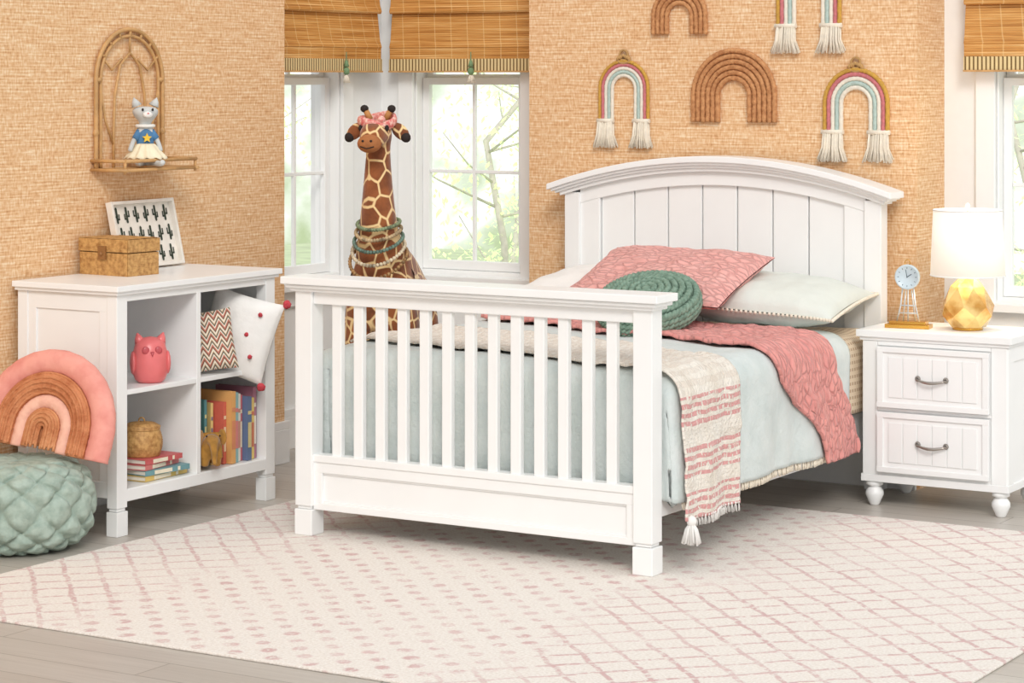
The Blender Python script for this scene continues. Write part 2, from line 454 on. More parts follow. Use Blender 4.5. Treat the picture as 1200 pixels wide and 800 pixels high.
for i in range(nb):
    a=-1.325+i*bw+.003; b=a+bw-.006
    g.prism([(a,.51),(b,.51),(b,za(b)-.11),(a,za(a)-.11)],2.028,2.045)
n=20
g.prism([(-1.4,.4),(-.1,.4)]+[(-.1-1.3*i/n,za(-.1-1.3*i/n)-.1) for i in range(n+1)],2.046,2.055)
g.obj('headboard',WHITE,parent=bed,bevel=.003)
for a in (-.045,-1.475):
    g=G(); g.box(a,a+.025,.07,2.01,.185,.34); g.obj('side_rail',WHITE,parent=bed,bevel=.003)
g=G(); g.box(-1.40,-.09,.18,1.98,.34,.60)
g.obj('mattress',WOOL,bevel=.05,seg=5,label='white mattress lying in the bed frame',category='mattress',loc=(0,0,RZ))

# ------------------------------------------------------------ bedding drape
W=.765; R=.075; ZT=.672
def edge(a,w,r):
    fl=w-r
    if a<=fl: return a,0,0,1
    if a<=fl+r*pi/2:
        th=(a-fl)/r; return fl+r*sin(th),r*(1-cos(th)),sin(th),cos(th)
    return w,r+(a-fl-r*pi/2),1,0
def s_of(drop): return W-R+R*pi/2+(drop-R)
def disp(x,y,dr):
    d=.012*nz(x*3.2,y*3.2,1)+.005*nz(x*9,y*9,4)
    k=min(max(dr-.04,0)/.3,1)
    d+=k*(.013*sin(y*11+2.5*nz(y*2,dr*2,7))+.006*sin(y*27+3*nz(y*3,0,2)))+dr*.03
    return d
def P(s,y,off):
    sg=1 if s>=0 else -1
    x,dr,nx,nzv=edge(abs(s),W,R); d=disp(xc+sg*x,y,dr)
    return Vector((xc+sg*(x+nx*(off+d)),y,ZT-dr+nzv*(off+d)))
def drape(name,s0,s1,y0f,y1f,off,mt,ns,nv,solid,rough=0,**k):
    g=G(); uv=[]
    def fn(i,j):
        s=s0+(s1-s0)*i/(ns-1); v=j/(nv-1)
        y=y0f(s)+(y1f(s)-y0f(s))*v; uv.append((s,y))
        return P(s,y,off+rough*nz(s*22,y*22,5)+rough*.5*abs(nz(s*45,y*45,8)))
    g.grid(fn,ns,nv); g.uv=uv
    return g.obj(name,mt,solid=solid,**k)
COMF=cloth_m('pale_sage_comforter',(213,220,218),(198,208,206),'comforter')
g=G(); uv=[]; YF=.115
smax=s_of(.425)
def fy(t):
    a,dr,ny,nv=edge(t,1.6-YF,R); return 1.6-a,dr,ny,nv
tmax=(1.6-YF)-R+R*pi/2+(.42-R)
NS,NTT=150,120
def fn(i,j):
    s=-smax+2*smax*i/(NS-1); t=tmax*j/(NTT-1)
    y,dy,ny,nvy=fy(t)
    sg=1 if s>=0 else -1
    x,dr,nx,nv=edge(abs(s),W,R)
    d=disp(xc+sg*x,y,dr)
    uv.append((s,t))
    d2=.012*sin(x*sg*12+2*nz(x*sg*3,dy*2,9))*min(dy/.3,1)
    if dy>0 and dr>0:
        x=x-min(dy,.1)*.25; 
    drop=max(dr,dy)
    return Vector((xc+sg*(x+nx*d),y-ny*(d2*.8-.0),ZT-drop+min(nv,nvy)*d))
g.grid(fn,NS,NTT); g.uv=uv
comf=g.obj('comforter',COMF,solid=-.02,label='pale sage comforter with cream fringe draped over the bed',category='comforter')
g=G()
y=.14
while y<1.58:
    p=P(smax,y,.004)
    for k in range(3):
        q=p+Vector((random.uniform(-.003,.006),random.uniform(-.004,.004),0))
        g.tube([q+Vector((0,0,.012)),q+Vector((.004,random.uniform(-.004,.004),-.012)),q+Vector((.004,random.uniform(-.006,.006),-.028))],[.003,.0035,.003],4)
    y+=.0145
g.obj('fringe',CREAM,parent=comf,kind='stuff',label='cream tassel fringe along the hem')
SHEET=cloth_m('tan_patterned_sheet',(232,214,188),(222,202,174),'sheet')
drape('bed_sheet',-s_of(.3),s_of(.31),lambda s:1.50,lambda s:1.985,-.014,SHEET,110,40,.006,label='tan patterned sheet hanging at the head of the bed',category='sheet')
QUILT=cloth_m('pink_quilt',(232,158,150),(224,146,140),'quilt')
def sm(a,b,x):
    t=max(0,min(1,(x-a)/(b-a))); return t*t*(3-2*t)
def q0(s): 
    return .86+.27*max(0,(.72-s))+.44*sm(.70,1.2,s)+.01*sin(s*20)
def q1(s): return 1.50-.10*sm(.3,.8,s)+.24*sm(.8,1.15,s)
drape('quilt',-.70,s_of(.45),q0,q1,.030,QUILT,170,90,.014,.010,label='coral pink stitched quilt folded across the bed',category='quilt')
THROW=cloth_m('cream_pink_throw',(242,236,226),(232,222,208),'throw')
def t0(s): return .105+.24*max(0,.72-s)/1.3
def t1(s): return .565+.34*max(0,.72-s)/1.3-.03*sm(.8,1.2,s)
HD=.485
throw=drape('throw_blanket',-.74,s_of(HD),t0,t1,.030,THROW,190,80,.009,.008,label='cream woven throw with pink tufted stripes hanging off the bed',category='throw blanket')
def tassel(g,p,L,r,n=22,m=0,seed=0):
    p=Vector(p); rd=random.Random(seed)
    g.ball(p,(r*.55,r*.55,r*.6),8,m)
    for k in range(n):
        a=rd.uniform(0,2*pi); q=r*math.sqrt(rd.random())
        g.tube([p,p+Vector((q*.6*cos(a),q*.6*sin(a),-L*.35)),p+Vector((q*cos(a),q*sin(a),-L*rd.uniform(.85,1)))],r*.13,4,m)
g=G()
tassel(g,P(s_of(HD),t0(1.1)+.02,.045),.08,.034,44,0,3)
g.obj('corner_tassel',WOOL,parent=throw,label='large white corner tassel')
g=G()
yy=t0(1.1)+.06
while yy<t1(1.1)-.01:
    tassel(g,P(s_of(HD),yy,.038)+Vector((0,0,.004)),.032,.008,7,0,int(yy*1000)); yy+=.018
g.obj('fringe',WOOL,parent=throw,label='white fringe tassels',kind='stuff')

# ------------------------------------------------------------ pillows
def pillow_geo(g,w,h,t,n=30,pin=.05,wr=.006,seed=0,flange=0,m=0,uvs=None):
    for side in (1,-1):
        def fn(i,j):
            u=-1+2*i/(n-1); v=-1+2*j/(n-1)
            uu=sin(u*pi/2)*.35+u*.65; vv=sin(v*pi/2)*.35+v*.65
            x=w/2*uu*(1-pin*(1-vv*vv)); y=h/2*vv*(1-pin*(1-uu*uu))
            th=t/2*(max(0,(1-abs(uu)**3.2))*max(0,(1-abs(vv)**3.2)))**.55
            d=wr*nz(x*9+seed,y*9,side)+wr*.6*nz(x*22+seed,y*22,side+5)
            edge_=min(1,th/(t*.15)) if t else 0
            z=side*(th+.002)+d*edge_
            z+= .015*nz(x*2+seed,y*2,3)
            if uvs is not None: uvs.append((x,y))
            return (x,y,z)
        g.grid(fn,n,n,m,True,flip=(side<0))
rad=math.radians
SHAM=mat('pale_sage_sham',(222,226,218),.9,var=.03,scale=10,bump=.3,bscale=50,bdist=.006)
def sham(name,w,h,t,loc,rot,mt,label,seed,trim=None,trimmat=None,group=None,wr=.006):
    e=thing(name,loc,label,'pillow',rot,group)
    g=G(); uv=[]; pillow_geo(g,w,h,t,44,.04,wr,seed,uvs=uv); g.uv=uv; g.obj('pillow_cover',mt,parent=e)
    if trim:
        g=G(); k=44
        for a in range(4*k):
            sd=a//k; f=-1+2*(a%k)/k
            u,v=((f,-1),(1,f),(-f,1),(-1,-f))[sd]
            uu=sin(u*pi/2)*.35+u*.65; vv=sin(v*pi/2)*.35+v*.65
            p=Vector((w/2*uu*(1-.04*(1-vv*vv)),h/2*vv*(1-.04*(1-uu*uu)),.015*nz(w/2*uu*2+seed,h/2*vv*2,3)))
            o=p+Vector((p.x,p.y,0)).normalized()*.012
            g.ball(o,(.0075,.0075,.0075),6)
        g.obj('trim',trimmat,parent=e,kind='stuff')
    return e
sham('pillow',.72,.48,.17,(-.375,1.735,.80),(rad(8),rad(3),rad(2)),SHAM,'pale sage pillow with beaded tassel trim lying at the headboard',3,True,CREAM)
sham('pillow',.72,.48,.17,(-1.12,1.74,.80),(rad(8),0,rad(-2)),WOOL,'white sleeping pillow lying at the headboard',9)
QP=cloth_m('pink_quilted_sham',(238,178,170),(230,164,156),'quilt')
e=sham('pillow',.76,.50,.13,(-.77,1.575,.880),(rad(20),rad(1),rad(-3)),QP,'coral pink quilted sham propped on the sleeping pillows',5,wr=.012)
e=thing('pillow',(-.665,1.225,.805),'round sage green braided knit pillow leaning on the pink sham','pillow',(rad(24),0,rad(10)))
g=G(); prof=[(.001,-.055),(.10,-.06),(.17,-.045),(.205,-.0),(.17,.045),(.10,.062),(.001,.066)]
g.lathe(prof,seg=48)
for k in range(7):
    r=.195-k*.027; zc=.066*(1-(r/.215)**3.0)**.6
    n=int(r*170)*2
    for ph in (0,pi):
        pts=[]
        for i in range(n*3):
            a=2*pi*i/(n*3); q=a*n/2+ph
            pts.append(((r+.006*cos(q))*cos(a),(r+.006*cos(q))*sin(a),zc+.006*sin(q)))
        g.tube(pts,.0095,6,closed=True)
for k in range(4):
    r=.206-abs(k-1.5)*.006; zc=-.03+k*.018; n=60
    for ph in (0,pi):
        g.tube([((r+.005*cos(2*pi*i/180*30+ph))*cos(2*pi*i/180),(r+.005*cos(2*pi*i/180*30+ph))*sin(2*pi*i/180),zc+.005*sin(2*pi*i/180*30+ph)) for i in range(180)],.009,6,closed=True)
g.ball((0,0,.068),(.02,.02,.012),10)
g.obj('knit_cover',GREEN,parent=e)

# ------------------------------------------------------------ nightstand
ns=thing('nightstand',(.345,1.90,0),'white two drawer nightstand with bun feet beside the bed','nightstand')
hx,hy=.298,.195
g=G()
g.box(-.322,.322,-.215,.205,.672,.70); g.box(-.310,.310,-.205,.20,.658,.673)
g.box(-hx,hx,-hy,hy,.10,.659)
g.box(-hx-.008,hx+.008,-hy-.008,hy,.098,.128)
g.box(-hx-.001,-.235,-hy-.006,-hy+.001,.127,.658); g.box(.235,hx+.001,-hy-.006,-hy+.001,.127,.658)
g.box(-.236,.236,-hy-.0065,-hy+.001,.64,.658); g.box(-.236,.236,-hy-.0065,-hy+.001,.382,.396)
g.box(hx-.001,hx+.006,-hy-.002,-hy+.06,.127,.658); g.box(hx-.001,hx+.006,hy-.06,hy,.127,.658)
g.box(hx-.001,hx+.0065,-hy,hy-.001,.60,.658)
g.obj('body',WHITE,parent=ns,bevel=.002)
for sx in (-1,1):
    for sy in (-1,1):
        g=G(); g.lathe([(.001,0),(.016,0),(.02,.006),(.026,.02),(.036,.042),(.036,.055),(.027,.07),(.02,.076),(.034,.082),(.034,.092),(.03,.099),(.001,.099)],(sx*.262,sy*.165,0),24)
        g.obj('bun_foot',WHITE,parent=ns)
for z0,z1 in ((.398,.638),(.142,.380)):
    g=G(); y=-hy-.004
    g.box(-.230,.230,y-.014,y,z0+.002,z1-.002)
    g.box(-.232,.232,y-.022,y-.0135,z0,z0+.022); g.box(-.232,.232,y-.022,y-.0135,z1-.022,z1)
    g.box(-.231,-.205,y-.0216,y-.0135,z0+.018,z1-.018); g.box(.205,.231,y-.0216,y-.0135,z0+.018,z1-.018)
    nbd=6; bw2=.37/nbd
    for k in range(nbd):
        a=-.185+k*bw2; g.box(a+.0015,a+bw2-.0015,y-.0185,y-.0135,z0+.04,z1-.04)
    d=g.obj('drawer',WHITE,parent=ns,bevel=.0015)
    g=G(); zc=(z0+z1)/2+.002
    for sx in (-1,1):
        g.lathe([(.001,0),(.010,0),(.012,.004),(.006,.010)],(0,0,0),12)
        g.xf(Matrix.Translation((sx*.058,y-.018,zc))@Matrix.Rotation(pi/2,4,'X'),len(g.v)-48)
    g.tube([(-.058+.116*i/12,y-.03-.014*sin(pi*i/12),zc-.004-.008*sin(pi*i/12)) for i in range(13)],[.004+.0025*sin(pi*i/12) for i in range(13)],8)
    for sx in (-1,1): g.cyl((sx*.058,y-.018,zc),(sx*.058,y-.034,zc-.004),.0045)
    g.obj('handle',NICK,parent=d,label='curved satin nickel pull')

# lamp
lamp=thing('table_lamp',(.41,1.90,.70),'table lamp with faceted gold glass base and white drum shade','lamp')
def amber():
    t=NT('amber_gold_glass'); t.b.inputs['Roughness'].default_value=.12
    c=t.ramp(t.noise(14),[(.35,lin((206,150,66))),(.6,lin((246,214,140)))])
    t.lk(c,t.b.inputs['Base Color']); t.b.inputs['Metallic'].default_value=.6; t.b.inputs['Coat Weight'].default_value=.6
    return t.m
g=G(); g.lathe([(.001,0),(.072,0),(.10,.045),(.105,.085),(.068,.16),(.034,.196),(.001,.196)],(0,0,.012),7,0,False,True)
g.obj('lamp_base',amber(),parent=lamp)
g=G(); g.lathe([(.001,0),(.06,0),(.06,.014),(.001,.014)]); g.obj('foot_plate',GOLD,parent=lamp)
g=G(); g.lathe([(.02,.20),(.022,.21),(.012,.22),(.012,.26),(.003,.262),(.003,.48)]); g.obj('stem',GOLD,parent=lamp)
def shade_m():
    t=NT('white_linen_shade'); t.b.inputs['Roughness'].default_value=.9
    n=t.noise(200); t.bump(n,.1,.002)
    t.lk(t.ramp(n,[(.3,lin((246,240,230))),(.7,lin((252,249,243)))]),t.b.inputs['Base Color'])
    t.b.inputs['Emission Color'].default_value=lin((255,240,214)); t.b.inputs['Emission Strength'].default_value=.3
    return t.m
g=G(); g.lathe([(.147,.215),(.136,.474)],seg=48)
sh=g.obj('lamp_shade',shade_m(),parent=lamp,solid=-.003)
for z,r in ((.215,.147),(.474,.136)):
    g=G(); g.tube([(r*cos(2*pi*i/48),r*sin(2*pi*i/48),z) for i in range(48)],.0028,6,closed=True)
    g.obj('shade_ring',TRIM,parent=lamp)
g=G(); g.ball((0,0,.494),.010,10); g.cyl((0,0,.472),(0,0,.49),.005)
g.obj('finial',WHITE,parent=lamp)
L=bpy.data.lights.new('bulb','POINT'); L.energy=4; L.color=(1,.82,.6); L.shadow_soft_size=.03
lo=bpy.data.objects.new('bulb',L); lo.location=(0,0,.35); SC.collection.objects.link(lo); lo.parent=lamp

# desk clock
ck=thing('desk_clock',(.185,1.84,.70),'small round pale blue clock on wire easel with gold base','clock',(0,0,rad(8)))
g=G(); g.box(-.09,.09,-.035,.035,0,.016); g.box(-.075,.075,-.028,.028,.0155,.028); g.obj('base',GOLD,parent=ck,bevel=.002)
g=G()
for sx in (-1,1): 
    g.tube([(sx*.045,-.01,.028),(sx*.03,-.01,.09),(sx*.022,-.01,.16)],.003,6)
    g.tube([(sx*.025,.01,.028),(sx*.012,0,.15)],.0026,6)
g.cyl((-.038,-.01,.06),(.038,-.01,.06),.0026,seg=6); g.cyl((-.032,-.01,.09),(.032,-.01,.09),.0026,seg=6)
g.cyl((0,-.01,.028),(0,-.01,.17),.0026,seg=6); 
g.obj('wire_stand',mat('white_wire',(206,216,222),.3,.3),parent=ck)
g=G(); g.tube([(.010*cos(a*.5236),-.02,.262+.012*sin(a*.5236)) for a in range(12)],.0018,6,closed=True); g.obj('top_ring',GOLD,parent=ck)
g=G(); M=Matrix.Translation((0,-.02,.205))@Matrix.Rotation(pi/2,4,'X')
g.lathe([(.001,-.012),(.046,-.012),(.05,-.006),(.05,.008),(.046,.012),(.043,.008),(.001,.007)],seg=40); g.xf(M)
g.obj('clock_case',mat('clock_white',(206,222,230),.3,.0),parent=ck)
g=G()
for k in range(12):
    a=k*pi/6; r0,r1=.033,.039; d=Vector((sin(a),cos(a)))
    g.cyl((d.x*r0,d.y*r0,.0085),(d.x*r1,d.y*r1,.0085),.0011,seg=4)
g.cyl((0,0,.009),(.018,.012,.009),.0014,seg=4); g.cyl((0,0,.009),(-.006,.03,.009),.001,seg=4); g.ball((0,0,.009),.0025,6)
g.xf(M); g.obj('clock_hands',mat('clock_blue',(60,84,96),.4),parent=ck)

# ------------------------------------------------------------ bookcase
BC=(-2.285,.12); 
bc=thing('bookcase',(BC[0],BC[1],0),'white four cubby bookcase standing against the papered wall','bookcase')
g=G(); X0,X1=-.245,.245; Y0,Y1=-.485,.485
g.box(X0-.01,X1+.022,Y0-.022,Y1+.022,.908,.93); g.box(X0-.005,X1+.012,Y0-.012,Y1+.012,.895,.909)
for yy in (Y0,Y1-.06):
    for xx in (X0,X1-.05):
        g.box(xx,xx+.05,yy,yy+.06,.104,.896); g.box(xx+.005,xx+.045,yy+.005,yy+.055,.092,.104); g.box(xx-.002,xx+.052,yy-.002,yy+.062,0,.092)
g.box(X0+.048,X1-.048,Y0+.010,Y0+.030,.14,.896); g.box(X0+.048,X1-.048,Y1-.030,Y1-.010,.14,.896)
g.box(X0+.048,X1-.048,Y0+.003,Y0+.012,.83,.896); g.box(X0+.048,X1-.048,Y0+.003,Y0+.012,.14,.2)
g.box(X0+.048,X0+.09,Y0+.004,Y0+.012,.195,.835); g.box(X1-.09,X1-.048,Y0+.004,Y0+.012,.195,.835)
g.box(X0,X0+.012,Y0+.03,Y1-.03,.14,.9)
g.box(X0+.01,X1-.004,Y0+.03,Y1-.03,.135,.172)
g.box(X0+.01,X1-.004,Y0+.03,Y1-.03,.520,.540)
g.box(X0+.01,X1-.002,-.013,.013,.170,.90)
g.box(X1-.02,X1-.0025,Y0+.05,Y1-.05,.868,.9)
g.box(X1-.016,X1+.0,Y0+.05,Y1-.05,.125,.17)
g.obj('body',WHITE,parent=bc,bevel=.002)

def weave(u,v,pw=2):
    i=math.floor(u); j=math.floor(v); fu=u-i; fv=v-j
    hu=math.sqrt(max(0,1-abs(2*fu-1)**pw*.97)); hv=math.sqrt(max(0,1-abs(2*fv-1)**pw*.97))
    cu=sin(pi*v)*(1 if i%2==0 else -1); cv=-sin(pi*u)*(1 if j%2==0 else -1)
    return max(hu*(.55+.45*cu),hv*(.55+.45*cv))
rb=thing('rattan_box',(-2.40,.070,.93),'small woven rattan box with lid on top of the bookcase','box',(0,0,rad(-4)))
def wbox(g,x0,x1,y0,y1,z0,z1,c=.0085,a=.0028,top=True):
    def face(o,du,dv,nrm):
        o=Vector(o);du=Vector(du);dv=Vector(dv);nrm=Vector(nrm)
        nu=int(du.length/c*3)+1; nv=int(dv.length/c*3)+1
        def fn(i,j):
            u=du.length*i/(nu-1);v=dv.length*j/(nv-1)
            return o+du*(i/(nu-1))+dv*(j/(nv-1))+nrm*a*weave(u/c,v/c)
        g.grid(fn,nu,nv,0,True)
    face((x0,y0,z0),(x1-x0,0,0),(0,0,z1-z0),(0,-1,0)); face((x1,y0,z0),(0,y1-y0,0),(0,0,z1-z0),(1,0,0))
    face((x1,y1,z0),(x0-x1,0,0),(0,0,z1-z0),(0,1,0)); face((x0,y1,z0),(0,y0-y1,0),(0,0,z1-z0),(-1,0,0))
    if top: face((x0,y0,z1),(x1-x0,0,0),(0,y1-y0,0),(0,0,1))
    g.box(x0,x1,y0,y1,z0,z1)
g=G(); wbox(g,-.13,.13,-.085,.085,0,.088); g.obj('box_body',WICK,parent=rb)
g=G(); wbox(g,-.133,.133,-.088,.088,.092,.142); g.obj('lid',WICK,parent=rb)
g=G(); g.box(-.02,.02,-.098,-.09,.062,.115); g.ball((0,-.1,.085),.008,8)
g.obj('latch',mat('dark_rattan',(146,100,54),.6),parent=rb)

# cactus tray
tr=thing('framed_cactus_print',(-2.485,.355,.932),'white frame with dark green cactus rows leaning on the wall','picture',(0,rad(-13),rad(2)))
g=G(); w,h=.205,.275
g.box(0,.006,-w,w,0,h)
for a in ((-w,-w+.014,0,h),(w-.014,w,0,h),(-w,w,0,.014),(-w,w,h-.014,h)): g.box(0,.03,a[0],a[1],a[2],a[3])
g.obj('frame',mat('whitewashed_frame',(236,230,220),.6,var=.05),parent=tr,bevel=.002)
INK=mat('cactus_ink',(48,60,46),.7)
g=G()
for r in range(3):
    for c in range(6):
        cy=-w+.05+c*.062+(.012 if r%2 else 0); cz=.028+r*.082; x=.008
        def cap(p,q,rr): g.tube([p,q],[rr,rr],8,0,flat=.25,up=(1,0,0)); g.ball(q,(.002,rr,rr),8); g.ball(p,(.002,rr,rr),8)
        s=1 if (r+c)%2 else -1
        cap((x,cy,cz),(x,cy,cz+.055),.0062)
        cap((x,cy,cz+.022),(x,cy+s*.015,cz+.022),.0036); cap((x,cy+s*.015,cz+.022),(x,cy+s*.015,cz+.042),.0036)
        cap((x,cy,cz+.012),(x,cy-s*.013,cz+.012),.0034); cap((x,cy-s*.013,cz+.012),(x,cy-s*.013,cz+.03),.0034)
g.obj('cactus_pattern',INK,parent=tr,kind='stuff')

# cubby contents
ow=thing('owl_bank',(-2.115,-.085,.541),'coral pink ceramic owl coin bank in the upper cubby','figurine',(0,0,rad(48)))
g=G(); g.lathe([(.001,0),(.045,0),(.058,.012),(.070,.045),(.070,.085),(.064,.12),(.056,.150),(.035,.168),(.001,.174)],seg=32,sy=.88)
for s in (-1,1): g.tube([(s*.036,0,.145),(s*.044,0,.168),(s*.050,-.004,.188)],[.024,.016,.003],10)
g.obj('body',PINK,parent=ow)
for s in (-1,1):
    g=G(); g.ball((s*.066,-.004,.075),(.012,.034,.045),12); g.obj('wing',PINK,parent=ow)
CD=mat('coral_dark',(196,84,90),.3)
for s in (-1,1):
    g=G(); g.ball((s*.024,-.052,.126),(.015,.005,.015),12); g.obj('eye',CD,parent=ow)
g=G(); g.tube([(0,-.056,.118),(0,-.064,.104)],[.008,.001],8); g.obj('beak',CD,parent=ow)

def book(w,h,t,col,loc,rot,i,label,group=None,col2=None):
    g=G(); c=.0025
    g.box(-w,0,-t/2,-t/2+c,0,h); g.box(-w,0,t/2-c,t/2,0,h); g.box(-c,0,-t/2,t/2,0,h)
    g.box(-w+.004,-c,-t/2+c,t/2-c,.004,h-.004,1)
    g.box(-.0,.0018,-t/2+.002,t/2-.002,h*.72,h*.78,2); g.box(-.0,.0018,-t/2+.002,t/2-.002,h*.2,h*.6,2)
    return g.obj('book',[mat('cover_%d'%i,col,.5,var=.04),mat('paper',(240,234,220),.9),mat('band_%d'%i,col2 or (245,235,210),.5)],loc=loc,rot=rot,label=label,category='book',group=group)
cols=[0,0,0,((216,110,92),(240,214,180),'red'),((232,176,110),(226,150,110),'orange'),((150,190,190),(222,140,140),'light blue'),((232,226,214),(210,150,130),'white'),((206,112,120),(240,226,200),'rose'),((104,122,156),(222,206,150),'navy'),((232,204,124),(214,130,100),'golden'),((176,120,140),(234,226,214),'plum')]
y=.325
for i,(c,c2,nm) in enumerate(cols[3:]):
    t=.020+.008*((i*7)%4)/3; h=.245+.04*((i*5)%6)/5
    y+=t/2+.001
    book(.19,h,t-.001,c,(-2.065+.008*((i*3)%4)-.02,y,.1735),(0,0,0),i+3,'%s picture book upright in the lower cubby'%nm,'picture books in the lower cubby',c2)
    y+=t/2+.0008
    if y>.535: break
for i,(yy,xx,c,c2,nm,hh) in enumerate(((.180,-2.13,(226,210,116),(110,160,120),'yellow',.235),(.218,-2.125,(140,178,120),(234,232,214),'green',.25),(.256,-2.118,(98,148,152),(232,216,150),'teal',.26),(.286,-2.11,(228,194,128),(130,110,140),'orange',.245))):
    book(.11,hh,.013,c,(xx,yy,.1735),(0,0,rad(-14)),20+i,'thin %s picture book angled in the lower cubby'%nm,'picture books in the lower cubby',c2)
z=.173
for i,(c,nm,w,h,a) in enumerate((((224,192,110),'yellow',.19,.26,2),((116,160,166),'blue',.17,.24,-5),((220,130,126),'pink',.17,.23,6),((204,98,98),'red',.16,.22,0))):
    t=.02
    book(w,h,t,c,(-2.075,-.16,z+t/2),(rad(-90),0,rad(a)),40+i,'%s picture book lying in a stack under the basket'%nm,'stacked books in the lower cubby')
    z+=t+.001
bk=thing('wicker_basket',(-2.165,-.075,z+.0),'small round wicker basket with lid on stacked books','basket')
g=G()
def bfn(i,j):
    a=2*pi*i/120; v=j/30; r=.066+.012*sin(v*pi); u=a/(2*pi)*40
    rr=r+.003*weave(u,v*11); return (rr*cos(a),rr*sin(a),.10*v)
g.grid(bfn,120,31,0,True,True); g.lathe([(.001,.001),(.066,.001),(.066,.1),(.001,.1)],seg=40)
g.obj('basket_body',WICK,parent=bk)
g=G(); g.lathe([(.07,.1),(.072,.112),(.05,.124),(.02,.128),(.001,.128)],seg=40); g.tube([(.014*cos(2*pi*i/16),0,.132+.012*sin(2*pi*i/16)) for i in range(16)],.003,6,closed=True)
g.obj('lid',WICK,parent=bk)
el=thing('toy_elephant',(-2.068,.215,.1735),'mustard brown stuffed elephant toy standing before the books','toy',(0,0,rad(50)))
ELM=mat('mustard_velvet',(178,128,50),.8,var=.15,scale=40,bump=.4,sheen=.3)
V=[(0,0.0,.085),(0,-.035,.09),(0,-.055,.125),(0,-.085,.115),(0,-.098,.08),(0,-.10,.045),(0,-.112,.03),
   (.024,-.035,.05),(.024,-.035,.012),(-.024,-.035,.05),(-.024,-.035,.012),(.024,.035,.05),(.024,.035,.012),(-.024,.035,.05),(-.024,.035,.012),(0,.035,.09)]
E=[(0,1),(1,2),(2,3),(3,4),(4,5),(5,6),(1,7),(7,8),(1,9),(9,10),(0,15),(15,11),(11,12),(15,13),(13,14)]
skin('body',V,E,[.045,.042,.036,.02,.014,.010,.009,.018,.017,.018,.017,.018,.017,.018,.017,.042],ELM,parent=el)
for s in (-1,1):
    g=G(); g.ball((s*.042,-.048,.128),(.008,.026,.032),12,rot=Matrix.Rotation(s*.5,3,'Z')); g.obj('ear',ELM,parent=el)
for s in (-1,1):
    g=G(); g.ball((s*.026,-.079,.138),.004,8); g.obj('eye',DARK,parent=el)

# white pompom pillow + zigzag pillow
wp=thing('pillow',(-2.085,.425,.675),'white throw pillow with red pompoms tucked in the cubby','pillow')
wp.rotation_euler=(Matrix.Rotation(rad(26),4,'Z')@Matrix.Rotation(rad(80),4,'X')@Matrix.Rotation(rad(-16),4,'Z')).to_euler()
g=G(); pillow_geo(g,.29,.33,.10,30,.05,.006,11); g.obj('pillow_cover',WOOL,parent=wp)
RED=mat('red_pompom',(210,74,84),.95,var=.1,bump=.8,bscale=300)
def pom(c,r):
    g=G(); g.ball(c,r,14)
    for i in range(len(g.v)):
        q=Vector(g.v[i])-Vector(c); g.v[i]=tuple(Vector(c)+q*(1+.15*random.uniform(-1,1)))
    g.obj('pompom',RED,parent=wp)
for sx in (-1,1):
    for sy in (-1,1): pom((sx*.150,sy*.170,0),.017)
for (a,b) in ((-.06,.06),(.04,.01),(.07,.10),(-.02,-.07),(.08,-.07),(-.08,-.02)): pom((a,b,.052),.009)
def zig_m():
    t=NT('zigzag_weave'); o=t.sep(t.tc.outputs['UV'])
    zz=t.math('MULTIPLY',t.math('ABSOLUTE',t.math('SUBTRACT',t.math('FRACT',t.math('MULTIPLY',o[0],26)),.5)),1.4)
    f=t.math('FRACT',t.math('ADD',t.math('MULTIPLY',o[1],22),zz))
    n=t.n.new('ShaderNodeValToRGB'); n.color_ramp.interpolation='CONSTANT'; e=n.color_ramp.elements
    st=[(0,(232,222,204)),(.25,(120,84,64)),(.42,(196,120,104)),(.6,(232,222,204)),(.75,(90,96,92)),(.9,(180,140,96))]
    while len(e)<len(st): e.new(.5)
    for i,(p,c) in enumerate(st): e[i].position=p;e[i].color=lin(c)
    t.lk(f,n.inputs[0]); t.lk(n.outputs[0],t.b.inputs['Base Color']); t.b.inputs['Roughness'].default_value=.9; return t.m
g=G(); uv=[]; pillow_geo(g,.22,.24,.08,26,.05,.004,2,uvs=uv); g.uv=uv
zp=g.obj('pillow',zig_m(),loc=(-2.105,.245,.665),label='small zigzag patterned pillow standing in the cubby',category='pillow')
zp.rotation_euler=(Matrix.Rotation(rad(40),4,'Z')@Matrix.Rotation(rad(78),4,'X')@Matrix.Rotation(rad(8),4,'Z')).to_euler()

# ------------------------------------------------------------ pouf and rainbow pillow
g=G(); n=12; NU=320; NV=140; Rp,Hp=.266,.34
def pf(i,j):
    a=2*pi*i/NU; ph=-pi/2+pi*j/(NV-1)
    c=max(cos(ph),0)**.55; s=math.copysign(abs(sin(ph))**.75,sin(ph))
    u=a/(2*pi)*n+ph*1.6+50; v=a/(2*pi)*n-ph*1.6+50
    q=weave(u,v,6)
    k=.048*q*min(1,cos(ph)*2.5)+.004*nz(cos(a)*9,sin(a)*9,ph*9)
    return ((Rp-.034+k)*c*cos(a),(Rp-.034+k)*c*sin(a),Hp/2+(Hp/2-.016+k*.35)*s*(1))
g.grid(pf,NU,NV,0,True,True)
minz=min(v[2] for v in g.v)
g.obj('pouf',SAGE,loc=(-2.225,-.69,-minz),label='sage green chunky woven pouf beside the bookcase',category='pouf')
rp=thing('rainbow_pillow',(-2.185,-.62,.350),'rainbow shaped pillow in coral and copper bands on the pouf','pillow')
rp.rotation_euler=(Matrix.Rotation(rad(8),4,'Z')@Matrix.Rotation(rad(-16),4,'X')@Matrix.Rotation(rad(6),4,'Y')).to_euler()
bands=[(.245,.047,(234,162,148),(222,142,130),10),(.165,.044,(208,138,94),(178,104,62),90),(.098,.030,(240,190,168),(228,168,148),30),(.040,.036,(214,150,104),(188,116,72),90)]
